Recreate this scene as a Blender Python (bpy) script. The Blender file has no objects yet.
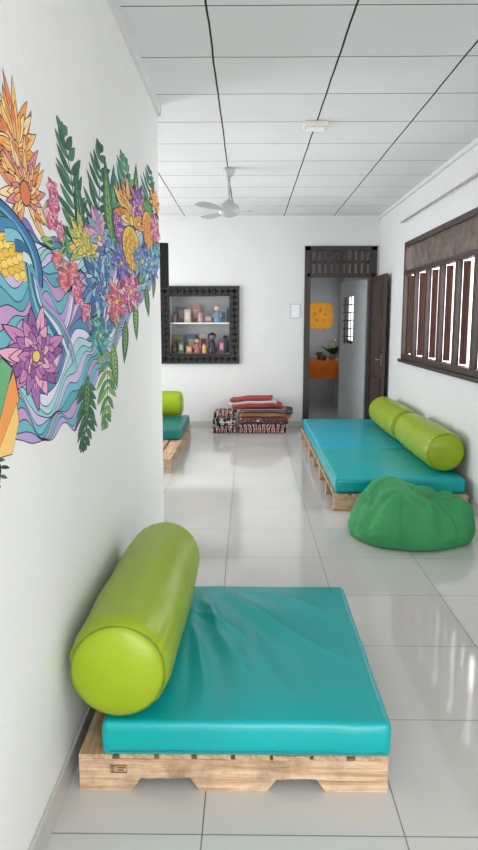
import bpy, bmesh, math, random
from mathutils import Vector, Matrix, noise
random.seed(7)
S=bpy.context.scene
COL=S.collection

def lin(c):
    out=[]
    for v in c[:3]:
        v=v/255.0
        out.append(v/12.92 if v<=0.04045 else ((v+0.055)/1.055)**2.4)
    return tuple(out)+(1.0,)

# ---------------------------------------------------------------- materials
def new_mat(name):
    m=bpy.data.materials.new(name); m.use_nodes=True
    nt=m.node_tree
    b=nt.nodes['Principled BSDF']
    return m,nt,b

def M(name,c,rough=0.6,metal=0.0,var=0.0,vscale=6.0,bump=0.0,bscale=30.0,spec=0.5,c2=None,stretch=None,coat=0.0):
    m,nt,b=new_mat(name)
    b.inputs['Base Color'].default_value=lin(c)
    b.inputs['Roughness'].default_value=rough
    b.inputs['Metallic'].default_value=metal
    b.inputs['Specular IOR Level'].default_value=spec
    b.inputs['Coat Weight'].default_value=coat
    tc=nt.nodes.new('ShaderNodeTexCoord')
    mp=nt.nodes.new('ShaderNodeMapping')
    nt.links.new(tc.outputs['Object'],mp.inputs['Vector'])
    if stretch: mp.inputs['Scale'].default_value=stretch
    if var>0 or c2:
        n=nt.nodes.new('ShaderNodeTexNoise'); n.inputs['Scale'].default_value=vscale; n.inputs['Detail'].default_value=5
        nt.links.new(mp.outputs['Vector'],n.inputs['Vector'])
        r=nt.nodes.new('ShaderNodeValToRGB')
        a=lin(c)
        r.color_ramp.elements[0].position=0.3; r.color_ramp.elements[1].position=0.7
        if c2:
            r.color_ramp.elements[0].color=lin(c2); r.color_ramp.elements[1].color=a
        else:
            r.color_ramp.elements[0].color=tuple(x*(1-var) for x in a[:3])+(1,)
            r.color_ramp.elements[1].color=tuple(min(1,x*(1+var)) for x in a[:3])+(1,)
        nt.links.new(n.outputs['Fac'],r.inputs['Fac'])
        nt.links.new(r.outputs['Color'],b.inputs['Base Color'])
    if bump>0:
        n2=nt.nodes.new('ShaderNodeTexNoise'); n2.inputs['Scale'].default_value=bscale; n2.inputs['Detail'].default_value=4
        nt.links.new(mp.outputs['Vector'],n2.inputs['Vector'])
        bp=nt.nodes.new('ShaderNodeBump'); bp.inputs['Strength'].default_value=bump; bp.inputs['Distance'].default_value=0.02
        nt.links.new(n2.outputs['Fac'],bp.inputs['Height'])
        nt.links.new(bp.outputs['Normal'],b.inputs['Normal'])
    return m

def math_node(nt,op,a,b=None):
    n=nt.nodes.new('ShaderNodeMath'); n.operation=op
    for i,v in enumerate((a,b)):
        if v is None: continue
        if isinstance(v,(int,float)): n.inputs[i].default_value=v
        else: nt.links.new(v,n.inputs[i])
    return n.outputs[0]

def line_mask(nt,coord,off,pitch,hw):
    v=math_node(nt,'SUBTRACT',coord,off)
    v=math_node(nt,'DIVIDE',v,pitch)
    v=math_node(nt,'FRACT',v)
    v=math_node(nt,'SUBTRACT',v,0.5)
    v=math_node(nt,'ABSOLUTE',v)
    return math_node(nt,'GREATER_THAN',v,0.5-hw/pitch)

def mix_rgb(nt,fac,a,b):
    n=nt.nodes.new('ShaderNodeMix'); n.data_type='RGBA'
    if isinstance(fac,float): n.inputs[0].default_value=fac
    else: nt.links.new(fac,n.inputs[0])
    for i,v in ((6,a),(7,b)):
        if isinstance(v,tuple): n.inputs[i].default_value=v
        else: nt.links.new(v,n.inputs[i])
    return n.outputs[2]

def grid_material(name,base,var,linex,liney,cx,cy,rough,wob=0.0,vscale=1.5,spec=0.5):
    m,nt,b=new_mat(name)
    b.inputs['Specular IOR Level'].default_value=spec
    tc=nt.nodes.new('ShaderNodeTexCoord')
    vec=tc.outputs['Object']
    nz=nt.nodes.new('ShaderNodeTexNoise'); nz.inputs['Scale'].default_value=vscale; nz.inputs['Detail'].default_value=6
    nt.links.new(vec,nz.inputs['Vector'])
    sep=nt.nodes.new('ShaderNodeSeparateXYZ'); nt.links.new(vec,sep.inputs[0])
    x,y=sep.outputs[0],sep.outputs[1]
    if wob>0:
        nw=nt.nodes.new('ShaderNodeTexNoise'); nw.inputs['Scale'].default_value=2.5
        nt.links.new(vec,nw.inputs['Vector'])
        w=math_node(nt,'MULTIPLY',math_node(nt,'SUBTRACT',nw.outputs['Fac'],0.5),wob)
        x=math_node(nt,'ADD',x,w); y=math_node(nt,'ADD',y,w)
    mx=line_mask(nt,x,*linex); my=line_mask(nt,y,*liney)
    r=nt.nodes.new('ShaderNodeValToRGB')
    a=lin(base)
    r.color_ramp.elements[0].position=0.3; r.color_ramp.elements[1].position=0.7
    r.color_ramp.elements[0].color=tuple(q*(1-var) for q in a[:3])+(1,)
    r.color_ramp.elements[1].color=a
    nt.links.new(nz.outputs['Fac'],r.inputs['Fac'])
    c=mix_rgb(nt,my,r.outputs['Color'],lin(cy))
    c=mix_rgb(nt,mx,c,lin(cx))
    nt.links.new(c,b.inputs['Base Color'])
    lm=math_node(nt,'MAXIMUM',mx,my)
    rr=math_node(nt,'ADD',math_node(nt,'MULTIPLY',lm,0.5),rough)
    nt.links.new(rr,b.inputs['Roughness'])
    return m

MAT={}
MAT['wall']=M('painted_plaster',(230,230,229),0.75,var=0.015,vscale=2,bump=0.08,bscale=60)
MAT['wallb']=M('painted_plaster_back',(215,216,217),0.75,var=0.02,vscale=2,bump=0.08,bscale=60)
MAT['floor']=grid_material('glossy_floor_tiles',(202,201,197),0.06,(-0.133,0.597,0.0022),(1.796,0.592,0.0022),(118,116,112),(118,116,112),0.075,spec=0.65)
MAT['ceil']=grid_material('ceiling_panels',(226,227,228),0.07,(-0.188,0.667,0.0052),(3.27,0.598,0.0042),(28,28,28),(62,62,62),0.8,wob=0.012)
MAT['trim']=M('white_gloss_trim',(218,218,217),0.4,var=0.02)
MAT['base']=M('skirting_tile',(190,188,182),0.25,var=0.04)
def wood(name,c,c2,axis):
    st=[14,14,14]; st[axis]=1.0
    m,nt,b=new_mat(name)
    b.inputs['Roughness'].default_value=0.8; b.inputs['Specular IOR Level'].default_value=0.2
    tc=nt.nodes.new('ShaderNodeTexCoord'); mp=nt.nodes.new('ShaderNodeMapping'); mp.inputs['Scale'].default_value=st
    nt.links.new(tc.outputs['Object'],mp.inputs['Vector'])
    n=nt.nodes.new('ShaderNodeTexNoise'); n.inputs['Scale'].default_value=3.0; n.inputs['Detail'].default_value=8; n.inputs['Distortion'].default_value=1.2
    nt.links.new(mp.outputs['Vector'],n.inputs['Vector'])
    r=nt.nodes.new('ShaderNodeValToRGB'); r.color_ramp.elements[0].position=0.32; r.color_ramp.elements[1].position=0.62
    r.color_ramp.elements[0].color=lin(c2); r.color_ramp.elements[1].color=lin(c)
    nt.links.new(n.outputs['Fac'],r.inputs['Fac'])
    n3=nt.nodes.new('ShaderNodeTexNoise'); n3.inputs['Scale'].default_value=5.0; n3.inputs['Detail'].default_value=8; n3.inputs['Roughness'].default_value=0.72
    nt.links.new(tc.outputs['Object'],n3.inputs['Vector'])
    r3=nt.nodes.new('ShaderNodeValToRGB'); r3.color_ramp.elements[0].position=0.45; r3.color_ramp.elements[1].position=0.68
    r3.color_ramp.elements[0].color=(0,0,0,1); r3.color_ramp.elements[1].color=(0.7,0.7,0.7,1)
    nt.links.new(n3.outputs['Fac'],r3.inputs['Fac'])
    c_=mix_rgb(nt,r3.outputs['Color'],r.outputs['Color'],lin(tuple(int(v*0.68) for v in c2)))
    nt.links.new(c_,b.inputs['Base Color'])
    bp=nt.nodes.new('ShaderNodeBump'); bp.inputs['Strength'].default_value=0.8; bp.inputs['Distance'].default_value=0.016
    nt.links.new(n.outputs['Fac'],bp.inputs['Height']); nt.links.new(bp.outputs['Normal'],b.inputs['Normal'])
    return m
MAT['pine_x']=wood('pine_grain_lengthwise_x',(220,192,162),(184,146,114),0)
MAT['pine_y']=wood('pine_grain_lengthwise_y',(210,180,148),(166,130,98),1)
MAT['teal']=M('turquoise_vinyl',(0,158,160),0.29,var=0.05,vscale=3,bump=0.08,bscale=9,spec=0.4)
MAT['teal2']=M('turquoise_vinyl_light',(0,158,180),0.30,var=0.05,vscale=3,bump=0.10,bscale=9,spec=0.4)
MAT['piping']=M('turquoise_piping',(0,112,116),0.4)
MAT['lime']=M('lime_green_vinyl',(142,166,18),0.37,var=0.07,vscale=3,bump=0.22,bscale=7,spec=0.45)
MAT['limep']=M('lime_green_piping',(96,120,10),0.4)
MAT['bean']=M('green_bean_bag_fabric',(58,142,88),0.7,var=0.12,vscale=6,bump=0.35,bscale=10,spec=0.25)
MAT['beanseam']=M('green_seam',(38,112,66),0.7)
MAT['dark']=M('dark_stained_wood',(44,34,30),0.45,var=0.25,vscale=6)
MAT['black']=M('black_carved_wood',(30,28,28),0.4,var=0.3,vscale=20)
MAT['redwood']=M('dark_red_brown_wood',(54,33,26),0.5,var=0.35,vscale=5)
MAT['doorwood']=M('brown_door_wood',(66,50,43),0.45,var=0.25,vscale=3,stretch=(6,6,0.6))
MAT['white']=M('white_paint',(222,222,220),0.4)
MAT['fan']=M('greyed_white_metal',(176,178,178),0.4,var=0.04)
MAT['cream']=M('cream_plastic',(226,222,212),0.4)
MAT['steel']=M('brushed_steel',(160,160,160),0.3,metal=1.0)
MAT['screen']=M('black_plastic',(14,14,16),0.2)

# ---------------------------------------------------------------- mesh builder
class MB:
    def __init__(s): s.v=[]; s.f=[]; s.m=[]; s.sm=[]
    def add(s,vs,fs,mi=0,smooth=False):
        o=len(s.v); s.v+= [tuple(v) for v in vs]
        for f in fs:
            s.f.append(tuple(i+o for i in f)); s.m.append(mi); s.sm.append(smooth)
        return s
    def box(s,x0,x1,y0,y1,z0,z1,mi=0,mat=None):
        vs=[(x0,y0,z0),(x1,y0,z0),(x1,y1,z0),(x0,y1,z0),(x0,y0,z1),(x1,y0,z1),(x1,y1,z1),(x0,y1,z1)]
        if mat is not None: vs=[mat@Vector(v) for v in vs]
        return s.add(vs,[(0,3,2,1),(4,5,6,7),(0,1,5,4),(1,2,6,5),(2,3,7,6),(3,0,4,7)],mi)
    def lathe(s,prof,seg=24,mat=None,mi=0,smooth=True,cap=True):
        vs=[];fs=[]
        for (r,z) in prof:
            for k in range(seg):
                a=2*math.pi*k/seg; vs.append(Vector((r*math.cos(a),r*math.sin(a),z)))
        n=len(prof)
        for i in range(n-1):
            for k in range(seg):
                a=i*seg+k;b=i*seg+(k+1)%seg
                fs.append((a,b,b+seg,a+seg))
        if cap:
            fs.append(tuple(reversed(range(seg)))); fs.append(tuple(range((n-1)*seg,n*seg)))
        if mat is not None: vs=[mat@v for v in vs]
        return s.add(vs,fs,mi,smooth)
    def tube(s,pts,r,seg=8,mi=0,closed=False):
        pts=[Vector(p) for p in pts]; n=len(pts); vs=[];fs=[]
        for i,p in enumerate(pts):
            if closed: t=pts[(i+1)%n]-pts[i-1]
            else: t=pts[min(i+1,n-1)]-pts[max(i-1,0)]
            t.normalize()
            up=Vector((0,0,1)) if abs(t.z)<0.95 else Vector((1,0,0))
            a=t.cross(up).normalized(); b=t.cross(a).normalized()
            for k in range(seg):
                q=2*math.pi*k/seg
                vs.append(p+a*r*math.cos(q)+b*r*math.sin(q))
        rng=n if closed else n-1
        for i in range(rng):
            j=(i+1)%n
            for k in range(seg):
                k2=(k+1)%seg
                fs.append((i*seg+k,i*seg+k2,j*seg+k2,j*seg+k))
        if not closed:
            fs.append(tuple(range(seg))); fs.append(tuple(reversed(range((n-1)*seg,n*seg))))
        return s.add(vs,fs,mi,True)
    def obj(s,name,mats,origin=(0,0,0),parent=None,bevel=0,label=None,category=None,kind=None,group=None,subsurf=0):
        o0=Vector(origin)
        me=bpy.data.meshes.new(name)
        me.from_pydata([tuple(Vector(v)-o0) for v in s.v],[],s.f)
        if not isinstance(mats,(list,tuple)): mats=[mats]
        for m in mats: me.materials.append(m)
        me.polygons.foreach_set('material_index',s.m)
        me.polygons.foreach_set('use_smooth',s.sm)
        bm=bmesh.new(); bm.from_mesh(me); bmesh.ops.recalc_face_normals(bm,faces=bm.faces); bm.to_mesh(me); bm.free()
        me.update()
        ob=bpy.data.objects.new(name,me); COL.objects.link(ob)
        if parent is not None:
            ob.parent=parent
            ob.location=o0-pw(parent)
        else: ob.location=o0
        if bevel>0:
            bv=ob.modifiers.new('bevel','BEVEL'); bv.width=bevel; bv.segments=2; bv.limit_method='ANGLE'
        tag(ob,label,category,kind,group)
        return ob
def pw(o):
    p=Vector(o.location)
    while o.parent: o=o.parent; p+=Vector(o.location)
    return p
def tag(ob,label=None,category=None,kind=None,group=None):
    if label: ob['label']=label
    if category: ob['category']=category
    if kind: ob['kind']=kind
    if group: ob['group']=group
def empty(name,loc,label,category,group=None,kind=None):
    e=bpy.data.objects.new(name,None); e.empty_display_size=0.1; e.location=loc; COL.objects.link(e)
    tag(e,label,category,kind,group); return e
def st(mb,name,mat,**k): return mb.obj(name,mat,kind='structure',**k)

# ---------------------------------------------------------------- room shell
XR=1.78; XL=-0.59; YB=9.5; ZC=2.88; YF=-1.3; XFL=-3.2
def holes_wall(axis,p0,p1,a0,a1,z0,z1,holes):
    mb=MB()
    As=sorted(set([a0,a1]+[h[0] for h in holes]+[h[1] for h in holes]))
    Zs=sorted(set([z0,z1]+[h[2] for h in holes]+[h[3] for h in holes]))
    for i in range(len(As)-1):
        for j in range(len(Zs)-1):
            ca=(As[i]+As[i+1])/2; cz=(Zs[j]+Zs[j+1])/2
            if any(h[0]<ca<h[1] and h[2]<cz<h[3] for h in holes): continue
            if axis=='x': mb.box(p0,p1,As[i],As[i+1],Zs[j],Zs[j+1])
            else: mb.box(As[i],As[i+1],p0,p1,Zs[j],Zs[j+1])
    return mb
WY0,WY1,WZ0,WZ1=4.45,7.9,1.06,2.36
st(MB().box(XFL-0.2,XR+0.2,YF-0.2,13.3,-0.1,0),'floor',MAT['floor'])
st(MB().box(XFL-0.2,XR+0.2,YF-0.2,13.3,ZC,ZC+0.1),'ceiling',MAT['ceil'])
st(holes_wall('x',XR,XR+0.10,YF,13.2,0,ZC,[(WY0,WY1,WZ0,WZ1),(11.3,12.7,1.1,1.95)]),'wall_right',MAT['wallb'])
st(MB().box(XL-0.14,XL,YF,4.64,0,ZC),'wall_left',MAT['wall'])
DX0,DX1,DZ=0.80,1.72,2.46
NX0,NX1,NZ0,NZ1=-1.08,-0.26,1.04,1.82
st(holes_wall('y',YB,YB+0.22,XFL,XR,0,ZC,[(DX0,DX1,0,DZ),(NX0,NX1,NZ0,NZ1)]),'wall_back',MAT['wallb'])
st(MB().box(NX0-0.05,NX1+0.05,YB+0.22,YB+0.26,NZ0-0.05,NZ1+0.05),'wall_niche',M('niche_shaded_paint',(156,158,160),0.7,var=0.06))  # white niche interior, with the shade of the recess put into the colour
st(holes_wall('x',XFL-0.2,XFL,YF,13.2,0,ZC,[(5.2,9.0,0.5,2.5)]),'wall_far',MAT['wallb'])  # out-of-view opening added to bring light in from the left
st(holes_wall('y',YF-0.2,YF,XFL,XR,0,ZC,[(-0.45,1.6,0.0,2.5)]),'wall_rear',MAT['wall'])  # opening behind the camera added to let light in
st(MB().box(XFL,XR,13.0,13.2,0,ZC),'wall_kitchen',M('kitchen_dimmed_paint',(168,175,180),0.75,var=0.04))  # white wall, darkened in its colour so the next room looks dim
st(MB().box(XL,XL+0.012,YF,4.64,0,0.09),'baseboard_left',MAT['base'],bevel=0.003)
st(MB().box(XR-0.012,XR,YF,YB,0,0.09),'baseboard_right',MAT['base'],bevel=0.003)
st(MB().box(XFL,DX0-0.06,YB-0.012,YB,0,0.09),'baseboard_back',MAT['base'],bevel=0.003)
st(MB().box(XL,XL+0.02,YF,4.66,ZC-0.07,ZC).box(XL-0.14,XL+0.02,4.64,4.66,ZC-0.07,ZC),'trim_1',MAT['trim'])
st(MB().box(XR-0.03,XR,YF,YB,ZC-0.035,ZC),'trim_2',MAT['trim'])
st(MB().box(XFL,XR-0.03,YB-0.03,YB,ZC-0.035,ZC),'trim_3',MAT['trim'])

# ---------------------------------------------------------------- window
win=empty('window_1',(XR,(WY0+WY1)/2,WZ0),None,None,kind='structure')
fr=MB()
fw=0.055
fr.box(XR-0.02,XR+0.06,WY0,WY1,WZ1-fw,WZ1).box(XR-0.02,XR+0.06,WY0,WY1,WZ0,WZ0+fw)
fr.box(XR-0.02,XR+0.06,WY0,WY0+fw,WZ0,WZ1).box(XR-0.02,XR+0.06,WY1-fw,WY1,WZ0,WZ1)
fr.box(XR-0.015,XR+0.05,WY0,WY1,2.0,2.045)
fr.obj('frame',MAT['redwood'],parent=win,origin=(XR,WY0,WZ0),bevel=0.004)
MB().box(XR-0.05,XR+0.0,WY0-0.03,WY1+0.03,WZ0-0.035,WZ0).obj('sill',MAT['dark'],parent=win,origin=(XR,WY0,WZ0),bevel=0.004)
nb=7; pitch=(WY1-WY0)/nb
slatA=M('red_brown_slat',(66,32,23),0.45,var=0.45,vscale=4)
slatB=M('dark_brown_slat',(48,30,23),0.5,var=0.4,vscale=5)
for i in range(1,nb):
    y=WY0+pitch*i
    MB().box(XR-0.015,XR+0.032,y-0.035,y+0.035,WZ0+fw,2.0).obj('mullion',slatB,parent=win,origin=(XR,y,WZ0),bevel=0.003)
for i in range(nb):
    y=WY0+pitch*(i+1)-0.045 if i<nb-1 else WY1-fw-0.02
    z0=WZ0+fw+0.01; z1=1.99
    R=Matrix.Translation((XR+0.034,y,0))@Matrix.Rotation(math.radians(-30),4,'Z')
    mb=MB(); mb.box(0,0.06,-0.008,0.008,z0,z1,mat=R)
    mb.box(0.038,0.062,-0.014,0.014,z0,z1,mat=R).box(0,0.06,-0.014,0.014,z0,z0+0.06,mat=R).box(0,0.06,-0.014,0.014,z1-0.06,z1,mat=R)
    mb.obj('shutter',slatA,parent=win,origin=(XR+0.05,y,WZ0),bevel=0.003)
lt=MB(); za,zb=2.045,WZ1-fw; hh=zb-za
y=WY0+fw
while y+hh<WY1-fw:
    for sgn,xo in ((1,0.0),(-1,0.008)):
        c=Vector((XR+0.01+xo,y+hh/2,(za+zb)/2))
        R=Matrix.Translation(c)@Matrix.Rotation(sgn*math.radians(45),4,'X')
        L=hh*math.sqrt(2)/2
        lt.box(-0.003,0.003,-L,L,-0.007,0.007,mat=R)
    y+=0.04
lt.obj('woven_lattice',M('weathered_grey_brown_lattice',(108,98,90),0.8,var=0.4,vscale=9),parent=win,origin=(XR,WY0,2.05))
cr=MB(); cr.tube([(XR-0.035,4.2,2.60),(XR-0.035,8.05,2.60)],0.010)
e=cr.obj('curtain_rail',M('grey_rail',(166,164,160),0.4),origin=(XR,4.2,2.6),label='thin pale curtain rail fixed above the window',category='curtain rail')
for y in (4.4,6.2,7.95):
    MB().box(XR-0.04,XR,y-0.01,y+0.01,2.585,2.615).obj('bracket',MAT['cream'],parent=e,origin=(XR,y,2.6))
kw=empty('window_2',(XR,12.0,1.05),None,None,kind='structure')
MB().box(XR-0.01,XR+0.05,11.3,12.7,1.91,1.95).box(XR-0.01,XR+0.05,11.3,12.7,1.1,1.14).box(XR-0.01,XR+0.05,11.3,11.34,1.1,1.95).box(XR-0.01,XR+0.05,12.66,12.7,1.1,1.95).obj('frame',MAT['dark'],parent=kw,origin=(XR,11.3,1.1))

# ---------------------------------------------------------------- door
door=empty('door_1',((DX0+DX1)/2,YB,0),None,None,kind='structure')
mb=MB()
mb.box(DX0-0.03,DX0+0.05,YB-0.03,YB+0.1,0,DZ+0.03).box(DX1-0.05,DX1+0.03,YB-0.03,YB+0.1,0,DZ+0.03)
mb.box(DX0-0.03,DX1+0.03,YB-0.03,YB+0.1,DZ-0.03,DZ+0.03).box(DX0,DX1,YB-0.03,YB+0.1,2.08,2.13)
mb.obj('frame',MAT['dark'],parent=door,origin=(DX0,YB,0),bevel=0.004)
mb=MB()
n=10
for i in range(n+1):
    x=DX0+0.05+(DX1-DX0-0.1)*i/n; mb.box(x-0.022,x+0.022,YB-0.015,YB+0.01,2.13,DZ-0.03)
mb.box(DX0+0.05,DX1-0.05,YB+0.012,YB+0.03,2.26,2.30)
mb.obj('transom_slats',MAT['dark'],parent=door,origin=(DX0,YB,2.1))
mb=MB(); lx0,lx1=1.69,1.73; ly0,ly1=8.62,9.46
mb.box(lx0,lx1,ly0,ly1,0.01,2.07)
for (a,b_,c,d) in ((ly0+0.1,ly1-0.1,0.15,0.75),(ly0+0.1,ly1-0.1,0.88,1.38),(ly0+0.1,ly1-0.1,1.50,1.95)):
    mb.box(lx0-0.012,lx0,a,b_,c,d); mb.box(lx0-0.02,lx0-0.012,a+0.06,b_-0.06,c+0.06,d-0.06)
leaf=mb.obj('leaf',MAT['doorwood'],parent=door,origin=(lx1,ly1,0),bevel=0.004)
mb=MB(); mb.tube([(lx0-0.0,8.70,1.0),(lx0-0.05,8.70,1.0),(lx0-0.05,8.80,1.0)],0.009)
mb.box(lx0-0.005,lx0,8.68,8.72,0.92,1.06)
mb.obj('handle',MAT['steel'],parent=leaf,origin=(lx0,8.7,1.0),label='steel lever handle')
d2=empty('door_2',(1.66,9.76,0),None,None,kind='structure')
ang=math.atan2(0.72,-0.25)
R=Matrix.Translation((1.665,9.76,0))@Matrix.Rotation(ang,4,'Z')
L=0.78; mb=MB(); g0,g1,h0,h1=0.36,0.72,1.14,1.84
mb.box(0,g0,-0.012,0.012,0.01,2.06,mat=R).box(g1,L,-0.012,0.012,0.01,2.06,mat=R).box(g0,g1,-0.012,0.012,0.01,h0,mat=R).box(g0,g1,-0.012,0.012,h1,2.06,mat=R)
lf=mb.obj('leaf',M('pale_grey_door_paint',(200,204,207),0.5,var=0.03),parent=d2,origin=(1.66,9.76,0))
mb=MB()
for i in range(1,4):
    x=g0+(g1-g0)*i/4; mb.box(x-0.008,x+0.008,-0.004,0.004,h0,h1,mat=R)
for i in range(1,6):
    z=h0+(h1-h0)*i/6; mb.box(g0,g1,-0.006,-0.003,z-0.007,z+0.007,mat=R)
mb.obj('window_grille',M('grey_grille',(76,78,82),0.5),parent=lf,origin=(1.5,10.2,1.4))

# ---------------------------------------------------------------- niche carved frame & shelf
mb=MB(); A0,A1,B0,B1=-1.22,-0.12,0.90,1.96; t=0.14
mb.box(A0,A1,YB-0.03,YB,B1-t,B1).box(A0,A1,YB-0.03,YB,B0,B0+t).box(A0,A0+t,YB-0.03,YB,B0+t,B1-t).box(A1-t,A1,YB-0.03,YB,B0+t,B1-t)
for (u0,u1,w0,w1) in ((A0,A1,B0,B1),(A0+t-0.02,A1-t+0.02,B0+t-0.02,B1-t+0.02)):
    mb.box(u0,u1,YB-0.045,YB-0.03,w1-0.018,w1).box(u0,u1,YB-0.045,YB-0.03,w0,w0+0.018)
    mb.box(u0,u0+0.018,YB-0.045,YB-0.03,w0,w1).box(u1-0.018,u1,YB-0.045,YB-0.03,w0,w1)
def boss(x,z,r):
    vs=[(x+r*math.cos(k*math.pi/4)*(1 if k%2==0 else 0.55),YB-0.03,z+r*math.sin(k*math.pi/4)*(1 if k%2==0 else 0.55)) for k in range(8)]+[(x,YB-0.055,z)]
    mb.add(vs,[(k,(k+1)%8,8) for k in range(8)])
nn=12
for i in range(nn):
    x=A0+0.07+(A1-A0-0.14)*i/(nn-1)
    boss(x,B1-0.07,0.048); boss(x,B0+0.07,0.048)
    z=B0+0.07+(B1-B0-0.14)*i/(nn-1)
    boss(A0+0.07,z,0.048); boss(A1-0.07,z,0.048)
mb.obj('carved_niche_frame',MAT['black'],origin=(A0,YB,B0),label='black carved wooden frame around a shelf niche',category='frame')
MB().box(NX0,NX1,YB+0.0,YB+0.22,1.445,1.465).obj('niche_shelf',MAT['white'],origin=(NX0,YB,1.45),label='white board shelf inside the framed niche',category='shelf')

def rot_place(x,y,z,a=0): return Matrix.Translation((x,y,z))@Matrix.Rotation(a,4,'Z')
mcache={}
def CM(c,rough=0.5):
    k=(c,rough)
    if k not in mcache: mcache[k]=M('paint_%d_%d_%d'%c,c,rough,var=0.06,vscale=12)
    return mcache[k]
G='ornaments in the niche'
def jar(x,z,r,h,c,lid,label,y=YB+0.1):
    o=MB().lathe([(r*0.9,0),(r,0.01),(r,h*0.7),(r*0.75,h*0.82),(r*0.7,h*0.86)],20,mat=rot_place(x,y,z)).obj('jar',CM(c,0.2),origin=(x,y,z),label=label,category='jar',group=G)
    MB().lathe([(r*0.78,h*0.86),(r*0.8,h*0.87),(r*0.8,h*0.98),(r*0.7,h)],20,mat=rot_place(x,y,z)).obj('lid',CM(lid),parent=o,origin=(x,y,z+h*0.86))
def toy(x,z,h,body,skin,hair,label,y=YB+0.1):
    o=MB().lathe([(h*0.2,0),(h*0.22,h*0.05),(h*0.2,h*0.25),(h*0.13,h*0.5),(h*0.1,h*0.6),(h*0.05,h*0.64)],16,mat=rot_place(x,y,z)).obj('toy_doll',CM(body),origin=(x,y,z),label=label,category='toy',group=G)
    R=[(h*0.17*math.sin(math.pi*i/8)+0.0005,h*0.78-h*0.17*math.cos(math.pi*i/8)) for i in range(9)]
    MB().lathe(R,16,mat=rot_place(x,y,z)).obj('head',CM(skin),parent=o,origin=(x,y,z+h*0.78))
    R=[(h*0.185*math.sin(math.pi*i/8)+0.0005,h*0.80-h*0.185*math.cos(math.pi*i/8)) for i in range(4,9)]
    MB().lathe(R,16,mat=rot_place(x,y+0.008,z)).obj('hair',CM(hair),parent=o,origin=(x,y,z+h*0.8))
    for s in (-1,1):
        MB().tube([(x+s*h*0.1,y,z+h*0.55),(x+s*h*0.2,y-h*0.08,z+h*0.4),(x+s*h*0.2,y-h*0.2,z+h*0.3)],h*0.04).obj('arm',CM(skin),parent=o,origin=(x,y,z+h*0.5))
def bx(x,z,w,d,h,c,c2,label,y=YB+0.1,tilt=0):
    R=Matrix.Translation((x,y,z))@Matrix.Rotation(math.radians(tilt),4,'Z')
    o=MB().box(-w/2,w/2,-d/2,d/2,0,h,mat=R).obj('gift_box',CM(c),origin=(x,y,z),bevel=0.003,label=label,category='box',group=G)
    MB().box(-w*0.3,w*0.3,-d/2-0.003,-d/2,h*0.25,h*0.75,mat=R).obj('label_panel',CM(c2),parent=o,origin=(x,y,z))
U=1.466; Lz=1.041
yb=YB+0.17; yf=YB+0.06
jar(-1.02,U,0.035,0.13,(130,100,84),(90,60,50),'small brown glass jar on the shelf',yf)
bx(-0.94,U,0.10,0.05,0.22,(96,100,104),(150,140,130),'dark grey box on the shelf',yb,4)
bx(-0.84,U,0.09,0.05,0.18,(176,156,146),(200,190,180),'upright beige box on the shelf',yf,-5)
bx(-0.73,U,0.12,0.04,0.24,(160,120,106),(196,176,166),'tall peach box standing at the back',yb,6)
jar(-0.66,U,0.04,0.15,(170,140,148),(140,86,100),'pink-tinted jar on the shelf',yf)
bx(-0.55,U,0.12,0.06,0.10,(110,100,104),(170,150,140),'low dark box on the shelf',yf,-6)
toy(-0.43,U,0.25,(96,140,172),(190,166,156),(150,140,140),'small doll in a light blue dress',yf)
bx(-0.34,U,0.08,0.05,0.20,(150,164,174),(90,120,150),'pale blue-grey box on the shelf',yb,-10)
bx(-0.99,Lz,0.14,0.05,0.25,(112,112,76),(56,70,50),'olive box leaning at the back of the niche',yb,5)
jar(-1.03,Lz,0.04,0.12,(80,60,52),(140,56,48),'brown jar with a red lid',yf)
bx(-0.93,Lz,0.08,0.06,0.16,(50,84,76),(170,160,120),'dark green box in the niche',yf,-8)
bx(-0.83,Lz,0.09,0.06,0.11,(160,100,64),(200,180,156),'low orange box in the niche',yf,12)
bx(-0.80,Lz,0.13,0.05,0.26,(60,82,112),(170,154,106),'blue box at the back of the niche',yb,-4)
toy(-0.71,Lz,0.22,(160,90,96),(180,146,130),(80,46,38),'small doll in a dusty red dress',yf)
bx(-0.63,Lz,0.12,0.05,0.27,(156,152,146),(124,54,78),'grey-white box with a plum panel',yb,3)
jar(-0.61,Lz,0.035,0.14,(186,160,84),(110,80,50),'amber jar in the niche',yf)
toy(-0.50,Lz,0.29,(48,40,56),(110,92,88),(20,20,20),'dark clothed doll in the niche',yf)
bx(-0.375,Lz,0.08,0.06,0.19,(110,56,92),(190,150,160),'plum box in the niche',yf,8)
jar(-0.32,Lz,0.035,0.24,(66,86,96),(30,30,30),'dark jar at the end of the niche',yb)

o=MB().box(0.58,0.72,YB-0.006,YB,1.52,1.72).obj('wall_notice',CM((176,182,190)),origin=(0.65,YB,1.6),label='small white framed notice on the wall',category='notice')
MB().box(0.592,0.708,YB-0.009,YB-0.006,1.532,1.708).obj('sheet',CM((226,230,234)),parent=o,origin=(0.65,YB,1.6))
# ---------------------------------------------------------------- TV on bracket
mb=MB(); R=Matrix.Translation((-0.92,5.12,1.90))@Matrix.Rotation(math.radians(22),4,'Z')
mb.box(-0.34,0.34,-0.025,0.025,-0.16,0.17,mat=R)
tv=mb.obj('television',MAT['screen'],origin=(-0.92,5.12,1.90),bevel=0.006,label='black flat television on a wall bracket',category='television')
MB().box(-0.325,0.325,0.025,0.028,-0.15,0.16,mat=R).obj('screen',CM((20,22,28),0.1),parent=tv,origin=(-0.92,5.12,1.87))
MB().box(XL-0.14,XL-0.02,4.64,4.655,1.80,1.96).tube([(-0.68,4.65,1.88),(-0.80,4.85,1.88),(-0.90,5.1,1.88)],0.015).obj('bracket',MAT['screen'],parent=tv,origin=(-0.9,4.8,1.87))

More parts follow.
